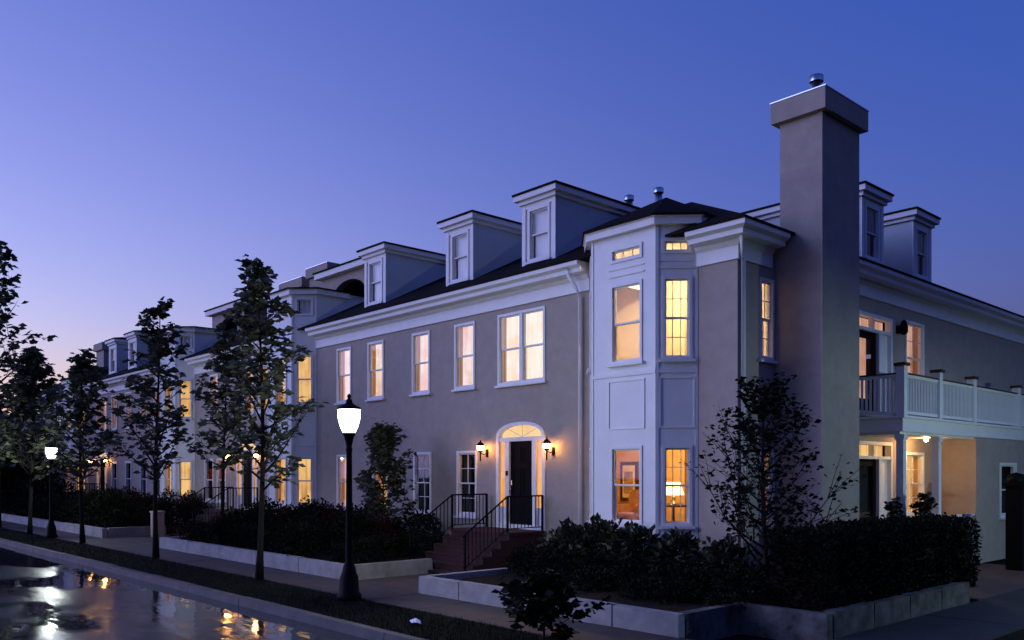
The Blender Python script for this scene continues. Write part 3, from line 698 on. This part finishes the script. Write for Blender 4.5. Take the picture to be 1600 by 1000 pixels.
# --- other townhouses of the row -------------------------------------------
def row_house(name, label, x0, x1, bays, ups, downs, door=None, double=None, dorm=(), roof_x=None):
    h = thing(name, label, 'house', ((x0 + x1) / 2, 14.5, 0.1))
    segs = []; cur = x0
    for xr, top, kind in sorted(bays):
        l = xr - 2 * .596 - 1.755
        if l > cur + .01: segs.append((cur, l))
        cur = xr
    if cur < x1 - .01: segs.append((cur, x1))
    holes = [(c - .44, c + .44, 4.72, 6.48) for c, _ in ups] + [(c - .43, c + .43, 1.32, 3.06) for c, _ in downs]
    if double: holes.append((double[0] - .87, double[0] + .87, 4.69, 6.50))
    if door: holes.append((door - .89, door + .89, 1.06, 3.74))
    m = MB()
    for a, b in segs: wall(m, FF, a, b, .1, 7.1, [q for q in holes if a <= q[0] and q[1] <= b])
    if door: entrance(h, door, m)
    m.quad((x0, 30, .1), (x1, 30, .1), (x1, 30, 7.1), (x0, 30, 7.1)); m.quad((x0, YF, .1), (x0, 30, .1), (x0, 30, 7.1), (x0, YF, 7.1))
    m.build('wall', 'stucco', h)
    c = MB()
    for a, b in segs: sweep(c, [(a, YF), (b, YF)], CORN)
    c.build('cornice', 'white', h)
    r = MB(); ye = YF - .47; z0, z1 = EZ + .001, EZ + .05; zd = z1 + SL * (18.42 - ye); b = x1 - .003
    r.add([(x0, ye, z1), (b, ye, z1), (b, 18.42, zd), (x0, 18.42, zd), (b, 30, zd), (x0, 30, zd), (x0, ye, z0), (b, ye, z0), (b, 30, z0), (x0, 30, z0)],
          [(0, 1, 2, 3), (3, 2, 4, 5), (6, 7, 1, 0), (6, 9, 8, 7), (0, 3, 5, 9, 6), (1, 7, 8, 4, 2), (4, 8, 9, 5)])
    r.build('roof', 'roof', h)
    for xr, top, kind in bays: bay(h, xr, top, kind)
    for cx, bk in ups: window(h, FF, cx - .44, cx + .44, 4.72, 6.48, bk)
    for cx, bk in downs: window(h, FF, cx - .43, cx + .43, 1.32, 3.06, bk)
    if double: window(h, FF, double[0] - .87, double[0] + .87, 4.69, 6.50, double[1], mull=1)
    if door: lantern(h, door - 1.22, 0, 3.1); lantern(h, door + 1.22, 0, 3.1)
    for d in dorm: dormer(h, FF, d)
    return h

def pavilion(h, x0, x1, y, z0, z1, depth=3.6):
    """roof-top loggia with an arched opening"""
    F = Fr((0, y), (1, 0), (0, -1)); ax0, ax1 = x0 + .75, x1 - .75
    m = MB(); wall(m, F, x0, x1, z0, z1, [(ax0, ax1, z0 + .5, z1 - .3)], .3)
    ap = arch_pts(ax0, ax1, z1 - 1.05, z1 - .3)
    for (ua, za), (ub, zb) in zip(ap, ap[1:]): m.quad(F.P(ua, za, 0), F.P(ub, zb, 0), F.P(ub, z1 - .3, 0), F.P(ua, z1 - .3, 0)); m.quad(F.P(ua, za, 0), F.P(ua, za, -.3), F.P(ub, zb, -.3), F.P(ub, zb, 0))
    for x in (x0, x1): m.quad((x, y, z0), (x, y + depth, z0), (x, y + depth, z1), (x, y, z1))
    m.quad((x0, y + depth, z0), (x1, y + depth, z0), (x1, y + depth, z1), (x0, y + depth, z1))
    b = m.build('loggia', 'stucco', h)
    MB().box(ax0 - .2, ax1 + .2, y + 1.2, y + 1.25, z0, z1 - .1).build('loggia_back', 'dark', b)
    MB().box(x0 - .25, x1 + .25, y - .25, y + depth + .2, z1 + .001, z1 + .22).build('loggia_cornice', 'white', b)
    e = .3; zt = z1 + .221; r = MB().box(x0 - e, x1 + e, y - e, y + depth + e, zt, zt + .05)
    xm = (x0 + x1) / 2; r.add([(x0 - e, y - e, zt + .05), (x1 + e, y - e, zt + .05), (x1 + e, y + depth + e, zt + .05), (x0 - e, y + depth + e, zt + .05), (xm, y + depth * .5, zt + .4)], [(0, 1, 4), (1, 2, 4), (2, 3, 4), (3, 0, 4)])
    r.build('loggia_roof', 'roof', b)

H2 = row_house('middle_townhouse', 'townhouse between the two tall white bays, mostly behind street trees', -38.85, XL - .01, [(XL - .012, 8.62, 'tall'), (-35.9, 8.62, 'tall')],
               [(-33.95, 'pinksheer'), (-30.75, 'ambersoft'), (-29.5, 'ambersoft')], [(-34.4, 'dark'), (-33.2, 'half')], door=-30.9)
pavilion(H2, -30.5, -26.6, 17.5, 8.6, 10.2); 
cc = chimney(H2, -33.9, -32.3, 18.8, 20.2, 11.45, 8.5); chimney(H2, -36.4, -34.5, 18.8, 20.2, 11.2, 8.5); flue(H2, -31.5, 19.6, 9.3, 11.5, .13)
H3 = row_house('far_townhouse', 'townhouse beyond the second lamp with five narrow lit upper windows', -50.6, -38.86, [],
               [(-46.2, 'pinksheer'), (-44.1, 'pinksheer'), (-42.0, 'pinksheer'), (-40.2, 'pinksheer')], [(-46.2, 'dark'), (-44.1, 'dark'), (-42.0, 'dark'), (-40.2, 'dark')],
               door=-48.2, double=(-48.26, 'pinksheer'), dorm=(-47.5, -44.5))
pavilion(H3, -41.2, -37.6, 17.5, 8.6, 10.2)
H4 = row_house('last_townhouse', 'last visible townhouse of the row with one amber lit bay', -66, -50.61, [(-50.62, 7.66, 'plain')], [(-57, 'dark'), (-60, 'dark')], [(-57, 'dark'), (-60, 'dark')])
chimney(H4, -55.3, -53.9, 16.3, 17.4, 10.25, 7.6); flue(H4, -56.2, 17.6, 8.6, 10.85, .15); flue(H4, -54.8, 18.2, 9.0, 11.1, .15)

# ---------------------------------------------------------------- brick steps with iron railings
def front_steps(xc, label):
    t = thing('front_steps', label, 'steps', (xc, 13.0, 0.14))
    xa, xb = xc - 1.08, xc + 1.08
    lm = MB().box(xa, xb, 13.28, 14.34, .14, 1.02)
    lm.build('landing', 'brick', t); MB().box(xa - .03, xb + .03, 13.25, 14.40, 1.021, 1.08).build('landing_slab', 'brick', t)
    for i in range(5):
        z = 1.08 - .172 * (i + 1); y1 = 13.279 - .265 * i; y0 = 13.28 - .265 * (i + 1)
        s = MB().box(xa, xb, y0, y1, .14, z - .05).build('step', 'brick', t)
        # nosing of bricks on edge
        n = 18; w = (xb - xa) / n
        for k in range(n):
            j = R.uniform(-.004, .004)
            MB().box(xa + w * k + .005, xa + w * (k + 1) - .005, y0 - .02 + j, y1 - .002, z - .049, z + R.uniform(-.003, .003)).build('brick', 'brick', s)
    for x in (xa + .05, xb - .05):
        top = lambda y: 1.08 + .84 if y >= 13.27 else 1.08 + .84 - (13.27 - y) / .265 * .172
        r = MB().tube([(x, 14.42, 1.92), (x, 13.27, 1.92), (x, 12.0, top(12.0)), (x, 11.93, top(12.0) - .06)], .02, 6).build('handrail', 'iron', t)
        MB().tube([(x, 14.42, 1.17), (x, 13.27, 1.17), (x, 12.0, top(12.0) - .75)], .012, 6).build('bottom_rail', 'iron', t)
        for y in (14.40, 13.27, 12.0):
            MB().box(x - .022, x + .022, y - .022, y + .022, (1.08 if y > 13 else .3 if y > 12.1 else .14), top(y) + .0).build('rail_post', 'iron', t)
        y = 14.28
        while y > 12.05:
            if abs(y - 13.27) > .04: MB().box(x - .008, x + .008, y - .008, y + .008, top(y) - .75, top(y) - .01).build('baluster', 'iron', t)
            y -= .115
    return t
front_steps(-15.77, 'brick steps with black iron railings up to the lantern-lit door')
front_steps(-30.9, 'brick steps with iron railings behind the street trees')
front_steps(-48.2, 'far brick steps at the door below the pink fanlight')

# ---------------------------------------------------------------- street lamps
def street_lamp(x, y, label, s=1.0, zb=.12, gm='filament', brim=.225):
    t = thing('street_lamp', label, 'lamp', (x, y, zb), 'street lamps on the verge'); c = (x, y, zb)
    sc_ = lambda p: [(r * s, z * s) for r, z in p]
    MB().lathe(sc_([(0, 0), (.23, 0), (.23, .1), (.19, .14), (.17, .42), (.13, .52), (.11, .62), (.075, .70), (.07, .72)]), c, 16).build('base', 'iron', t, True)
    MB().lathe(sc_([(.068, .72), (.052, 2.72), (.062, 2.75), (.062, 2.79), (.05, 2.82), (.075, 2.94), (.095, 3.02), (.115, 3.04), (.115, 3.085), (0, 3.085)]), c, 14).build('post', 'iron', t, True)
    MB().lathe(sc_([(0, 3.086), (.115, 3.09), (.165, 3.2), (.2, 3.34), (.208, 3.44), (.205, 3.51), (0, 3.511)]), c, 18).build('globe', 'globe', t, True)
    MB().lathe(sc_([(0, 3.22), (.05, 3.235), (.085, 3.29), (.085, 3.34), (.05, 3.395), (0, 3.41)]), c, 12).build('bulb', gm, t, True)
    MB().lathe(sc_([(brim, 3.47 if brim > .3 else 3.512), (brim, 3.50 if brim > .3 else 3.54), (.22, 3.545), (.16, 3.575), (.09, 3.61), (.06, 3.64), (.055, 3.69), (.03, 3.71), (.03, 3.73), (.042, 3.75), (.03, 3.78), (.0, 3.81)]), c, 16).build('lamp_cap', 'iron', t, True)
street_lamp(-13.72, 8.42, 'black post lamp with glowing white globe at the verge before the brick steps')
street_lamp(-34.2, 8.55, 'far glowing post lamp among the trees by the far bed wall', .93)
street_lamp(0.0, 20.5, 'broad brimmed post lamp on the side street beyond the clipped hedge', 1.0, -.02, 'filamentside', .62)

# ---------------------------------------------------------------- vegetation
def leaf_into(V, Fc, p, d, size, rnd, w=.34):
    d = d.normalized(); s = d.cross(Vector((rnd.uniform(-1, 1), rnd.uniform(-1, 1), rnd.uniform(.2, 1.4)))).normalized(); n = s.cross(d)
    k = len(V); m = p + d * size * .5
    V.append(tuple(p)); V.append(tuple(m + s * size * w + n * size * .1)); V.append(tuple(p + d * size)); V.append(tuple(m - s * size * w + n * size * .1))
    Fc.append((k, k + 2, k + 1)); Fc.append((k, k + 3, k + 2))

def leaf_mesh(name, V, Fc, m):
    mb = MB(); mb.v, mb.f = V, Fc; return mb

def tree(name, label, x, y, H_, z0, rad, nbr, lpb, size, seed, m='leaf', group=None, tr=.075, base=.12, up=.9, cat='tree', sub=3, curl=.05):
    rnd = random.Random(seed); t = thing(name, label, cat, (x, y, base), group)
    tk = MB(); pts = []; nseg = 9
    for i in range(nseg + 1):
        f = i / nseg; pts.append(Vector((x + math.sin(f * 5 + seed) * .06 * H_ / 7, y + math.cos(f * 4 + seed) * .05 * H_ / 7, base + (H_) * f)))
    tk.tube(pts, [tr * (1 - .9 * i / nseg) + (.03 if i == 0 else 0) for i in range(nseg + 1)], 8)
    V, Fc = [], []
    def at(f): i = min(int(f * nseg), nseg - 1); return pts[i].lerp(pts[i + 1], f * nseg - i)
    for b in range(nbr):
        f = z0 / H_ + (1 - z0 / H_ - .02) * (b + rnd.random() * .6) / nbr
        g = (f - z0 / H_) / (1 - z0 / H_); prof = (.13 + .92 * (1 - g) ** .8) * min(1, .6 + 5 * g)
        ln = rad * max(.16, prof) * rnd.uniform(.6, 1.28); az = b * 2.399 + rnd.uniform(-.4, .4)
        o = at(f); dirv = Vector((math.cos(az), math.sin(az), up * rnd.uniform(.45, 1.1))).normalized()
        bp = [o]; d = dirv.copy()
        for k in range(4):
            d = (d + Vector((rnd.uniform(-.18, .18), rnd.uniform(-.18, .18), rnd.uniform(-.10, .12) + curl))).normalized(); bp.append(bp[-1] + d * ln / 4)
        r0 = tr * .42 * (1 - .6 * g); tk.tube(bp, [r0, r0 * .75, r0 * .5, r0 * .33, .004], 5)
        twigs = [bp]
        for q in range(sub):
            i = rnd.choice((1, 2, 3)); sdv = (bp[i + 1] - bp[i]).normalized(); sdv = (sdv + Vector((rnd.uniform(-.9, .9), rnd.uniform(-.9, .9), rnd.uniform(-.2, .5)))).normalized()
            l2 = ln * rnd.uniform(.25, .5); tp = [bp[i], bp[i] + sdv * l2 * .5, bp[i] + sdv * l2 + Vector((0, 0, -.06 * l2))]
            tk.tube(tp, [r0 * .35, r0 * .22, .003], 4); twigs.append(tp)
        for tw in twigs:
            nl = int(lpb * (1 if tw is bp else .45) * rnd.uniform(.7, 1.3))
            for q in range(nl):
                f2 = .22 + .78 * rnd.random() ** .8; j = f2 * (len(tw) - 1); i = min(int(j), len(tw) - 2); p = tw[i].lerp(tw[i + 1], j - i)
                p = p + Vector((rnd.gauss(0, .05), rnd.gauss(0, .05), rnd.gauss(0, .04))) * (rad ** .5)
                az2 = rnd.uniform(0, 6.28); dv = (tw[i + 1] - tw[i]).normalized() * .5 + Vector((math.cos(az2), math.sin(az2), rnd.uniform(-.75, .15)))
                leaf_into(V, Fc, p, dv, size * rnd.uniform(.65, 1.25), rnd)
    tk.build('trunk', 'bark', t, True)
    leaf_mesh('crown', V, Fc, m).build('crown', m, t)
    return t
GT = 'young street trees on the verge'
tree('street_tree', 'young street tree nearest the lamp that stands before the brick steps', -17.5, 8.5, 6.95, 1.9, 1.5, 40, 19, .21, 5, group=GT)
tree('street_tree', 'young slender tree in front of the far bay beside the tan utility box', -24.0, 8.65, 7.1, 1.9, 1.5, 38, 18, .22, 9, group=GT)
tree('street_tree', 'short young street tree before the last amber bay', -30.7, 8.6, 6.3, 1.7, 1.7, 38, 19, .24, 14, group=GT)
tree('street_tree', 'young street tree just past the far lamp', -36.4, 8.4, 7.0, 1.9, 2.1, 44, 24, .27, 23, group=GT)
tree('large_street_tree', 'taller street tree with sweeping branches beyond the far lamp', -42.5, 8.4, 12.6, 2.2, 3.4, 50, 20, .34, 31, group=None, tr=.16, sub=2)
tree('garden_tree', 'slim garden tree standing by the second brick steps', -26.4, 11.6, 6.6, 2.0, 1.5, 34, 19, .22, 41, tr=.06, base=.36)
for i, (x, y, h, r) in enumerate([(-58, 9.0, 9, 3.0), (-66, 11, 10, 3.6), (-74, 7.6, 9.5, 3.6), (-84, 12, 11, 4.4), (-96, 8, 12, 5), (-50.5, 9.2, 8.0, 2.6), (-72, 2, 8.5, 4), (-88, -3, 10, 5), (-104, 18, 12, 6), (-108, 1, 12, 6), (-92, 24, 11, 5), (-64, 6.5, 7.5, 3.2)]):
    tree('background_tree', 'dark street tree massed far down the road', x, y, h, 1.2, r, 44, 40, .42, 60 + i, m='leafdark', group='trees far down the road', tr=.14)

def shrub_mesh(name, rx, ry, h, n, size, seed, lobes=5):
    rnd = random.Random(seed); V, Fc = [], []
    L = [(rnd.uniform(-.45, .45) * rx, rnd.uniform(-.45, .45) * ry, h * rnd.uniform(.35, .62), rnd.uniform(.5, .75)) for _ in range(lobes)]
    for q in range(n):
        cx, cy, cz, k = rnd.choice(L); u = Vector((rnd.gauss(0, 1), rnd.gauss(0, 1), rnd.gauss(0, 1))).normalized(); s = rnd.uniform(.55, 1.08)
        p = Vector((cx + u.x * rx * k * s, cy + u.y * ry * k * s, cz + u.z * h * .5 * k * 1.2 * s))
        if p.z < .02: p.z = rnd.uniform(.02, .2)
        leaf_into(V, Fc, p, u + Vector((rnd.uniform(-.7, .7), rnd.uniform(-.7, .7), rnd.uniform(-.5, .7))), size * rnd.uniform(.7, 1.3), rnd, .36)
    st = MB()
    for q in range(7):
        a = rnd.uniform(0, 6.28); e = Vector((math.cos(a) * rx * .5, math.sin(a) * ry * .5, h * .75))
        st.tube([(0, 0, -.05), tuple(e * .5 + Vector((0, 0, .05))), tuple(e)], [.022, .014, .005], 5)
    return V, Fc, st
SH = {}
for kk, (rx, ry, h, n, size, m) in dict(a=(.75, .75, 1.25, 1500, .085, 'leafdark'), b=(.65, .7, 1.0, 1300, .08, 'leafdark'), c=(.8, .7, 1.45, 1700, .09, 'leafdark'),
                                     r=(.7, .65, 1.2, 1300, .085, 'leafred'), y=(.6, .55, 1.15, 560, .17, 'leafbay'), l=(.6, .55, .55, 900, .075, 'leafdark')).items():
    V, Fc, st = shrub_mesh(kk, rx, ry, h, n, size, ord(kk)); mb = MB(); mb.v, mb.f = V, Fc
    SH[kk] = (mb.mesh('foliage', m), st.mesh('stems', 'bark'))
def shrub(kk, x, y, z, s, label, group, name='shrub'):
    t = thing(name, label, 'shrub', (x, y, z), group); t.scale = (s, s, s); t.rotation_euler.z = R.uniform(0, 6.28)
    for nm, me in zip(('foliage', 'stems'), SH[kk]): o = bpy.data.objects.new(nm, me); COL.objects.link(o); o.parent = t
    return t
LB = 'dark shrub left of the brick steps'; LR = 'red leaved shrub left of the brick steps'
ROWS = (' just behind the low wall', ' in the second row from the low wall', ' in the third row from the low wall', ' against the house wall')
y = 10.55
while y < 14.1:
    x = -26.4 + R.uniform(0, .5)
    while x < -16.5:
        if not (x > -17.3 and y > 11.9):
            k = 'r' if (y > 12.3 and x < -18.8 and R.random() < .55) else R.choice('abc')
            shrub(k, x + R.uniform(-.15, .15), y + R.uniform(-.15, .15), .33, R.uniform(.8, 1.05) * (.78 if y < 11 else 1.0) * (.72 if x > -18.2 else 1), (LR if k == 'r' else LB) + ROWS[min(3, int((y - 10.3)))], ('red' if k == 'r' else 'dark') + ' shrubs left of the steps' + ROWS[min(3, int((y - 10.3)))])
        x += R.uniform(.95, 1.2)
    y += 1.0
LF = 'dark shrub of the far bed'; LFR = 'red leaved shrub of the far bed'
y = 10.7
while y < 14.1:
    x = -49 + R.uniform(0, .5)
    while x < -33.2:
        k = 'r' if (y > 12.3 and R.random() < .45) else R.choice('abc')
        if not (x < -46.8 and x > -49.8 and y > 11.5): shrub(k, x, y + R.uniform(-.15, .15), .33, R.uniform(.85, 1.2), (LFR if k == 'r' else LF) + ROWS[min(3, int((y - 10.3)))], ('red' if k == 'r' else 'dark') + ' shrubs of the far bed' + ROWS[min(3, int((y - 10.3)))])
        x += R.uniform(1.1, 1.5)
    y += 1.1
for x, s in ((-13.0, .62), (-12.55, .95), (-12.0, .60), (-11.75, 1.05), (-11.1, .66), (-10.75, .98), (-10.2, .7), (-9.75, .9), (-9.1, .66), (-8.6, .85)):
    shrub('y', x, 13.0 + R.uniform(-.15, .15), .33, s, 'broad leaved shrub growing at the foot of the white bay', 'broad leaved shrubs below the bay', 'broadleaf_shrub')
for x in (-13.0, -12.1, -11.2, -10.3, -9.4, -8.5, -7.6):
    for y in (12.1, 11.3):
        if x < -11.0 and y < 12: continue
        shrub('l' if y < 11.5 else 'b', x + R.uniform(-.2, .2), y + R.uniform(-.15, .15), .33, R.uniform(.55, .8), 'low dark shrub in the bed before the white bay', 'low shrubs before the bay', 'low_shrub')
LT = 'tall dark thicket shrub past the far lamp'
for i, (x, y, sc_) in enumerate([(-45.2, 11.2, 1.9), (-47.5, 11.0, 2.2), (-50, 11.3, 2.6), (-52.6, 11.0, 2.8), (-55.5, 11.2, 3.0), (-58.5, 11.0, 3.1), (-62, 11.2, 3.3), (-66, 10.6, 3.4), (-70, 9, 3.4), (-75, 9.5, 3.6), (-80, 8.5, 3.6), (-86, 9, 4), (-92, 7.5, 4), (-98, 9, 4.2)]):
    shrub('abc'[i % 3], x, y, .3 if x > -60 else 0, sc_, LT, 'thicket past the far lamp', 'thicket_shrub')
# shrub between the ground floor windows and the small tree at the corner
tree('tall_shrub', 'tall airy shrub before the ground floor windows left of the door', -19.55, 13.1, 3.2, .4, 1.45, 34, 34, .17, 77, m='leaf', tr=.04, base=.36, up=1.5, cat='shrub')
tree('small_tree', 'small half bare tree in front of the chimney corner', -7.65, 12.6, 3.55, .35, 1.75, 44, 15, .11, 83, m='leafdark', tr=.06, base=.36, up=.5, sub=6, curl=.2)
tree('foreground_shrub', 'dark leafy bush on the verge in front of the low wall', -8.3, 8.15, .9, .1, .8, 22, 22, .15, 91, m='leafdark', tr=.02, base=.12, up=.45, cat='shrub')
tree('porch_plant', 'slender leafy bush between the chimney and the porch column', -7.95, 18.2, 1.75, .3, .45, 20, 14, .12, 95, m='leafbay', tr=.02, base=.13, up=1.2, cat='shrub')
tree('porch_bush', 'leafy bush right beside the porch column in the warm light', -7.9, 19.5, 1.85, .3, .6, 24, 18, .12, 96, m='leafbay', tr=.02, base=.13, up=1.1, cat='shrub')
# clipped hedge
hg = thing('hedge', 'tall clipped box hedge running beside the side path', 'hedge', (-6.6, 14.6, .36))
rh = random.Random(5); V, Fc = [], []
hx0, hx1, hy0, hy1, hz0, hz1 = -7.15, -6.15, 11.75, 17.6, .30, 1.53
for q in range(16000):
    f = rh.random(); u, v = rh.random(), rh.random()
    if f < .42: p, n = Vector((hx1, hy0 + (hy1 - hy0) * u, hz0 + (hz1 - hz0) * v)), Vector((1, 0, 0))
    elif f < .72: p, n = Vector((hx0 + (hx1 - hx0) * v, hy0 + (hy1 - hy0) * u, hz1)), Vector((0, 0, 1))
    elif f < .86: p, n = Vector((hx0 + (hx1 - hx0) * u, hy0, hz0 + (hz1 - hz0) * v)), Vector((0, -1, 0))
    elif f < .92: p, n = Vector((hx0 + (hx1 - hx0) * u, hy1, hz0 + (hz1 - hz0) * v)), Vector((0, 1, 0))
    else: p, n = Vector((hx0, hy0 + (hy1 - hy0) * u, hz0 + (hz1 - hz0) * v)), Vector((-1, 0, 0))
    p = p + n * (rh.gauss(0, .03) + .05 * math.sin(p.y * 3.1) * math.sin(p.z * 4 + p.x * 3) + .03 * math.sin(p.y * 7.3 + 1))
    leaf_into(V, Fc, p, n + Vector((rh.uniform(-1, 1), rh.uniform(-1, 1), rh.uniform(-.6, 1))), .06 * rh.uniform(.7, 1.3), rh, .38)
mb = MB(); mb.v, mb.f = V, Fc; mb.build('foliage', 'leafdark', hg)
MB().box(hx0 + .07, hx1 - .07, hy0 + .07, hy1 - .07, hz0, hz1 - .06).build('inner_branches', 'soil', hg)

# ---------------------------------------------------------------- small things
ub = thing('utility_box', 'tan metal utility box behind the slender street tree', 'box', (-31.9, 11.5, .14))
bx, by = -31.9, 11.5
MB().box(bx - .24, bx + .24, by - .16, by + .16, .14, 1.02).build('cabinet', 'utility', ub); MB().box(bx - .27, bx + .27, by - .19, by + .19, 1.021, 1.08).build('lid', 'utility', ub)
MB().box(bx - .2, bx - .01, by - .175, by - .161, .2, .96).build('door', 'utility', ub); MB().box(bx + .01, bx + .2, by - .175, by - .161, .2, .96).build('door', 'utility', ub)
gp = thing('gate_post', 'dark square post with rounded cap beside the wing wall', 'post', (-7.1, 22.9, .13))
MB().box(-7.28, -6.92, 22.72, 23.08, .13, 2.15).build('shaft', 'iron', gp); MB().box(-7.34, -6.86, 22.66, 23.14, 2.151, 2.23).build('cap', 'iron', gp)
MB().lathe([(.2, 0), (.22, .08), (.16, .2), (0, .25)], (-7.1, 22.9, 2.231), 14).build('ball_top', 'iron', gp, True)
rp = random.Random(2); pp = MB(); pc = Vector((-10.75, 7.78, .15)); ring = []
for i in range(9): a = i / 9 * 6.28; ring.append((pc.x + math.cos(a) * .13 * rp.uniform(.6, 1.1), pc.y + math.sin(a) * .07 * rp.uniform(.6, 1.1), pc.z + rp.uniform(.0, .05)))
pp.add(ring + [(pc.x, pc.y, pc.z + .08), (pc.x + .03, pc.y + .02, pc.z + .01)], [(i, (i + 1) % 9, 9) for i in range(9)] + [((i + 1) % 9, i, 10) for i in range(9)])
tag(pp.build('crumpled_paper', 'paper'), 'crumpled pale paper lying on the dark grass verge', 'litter')
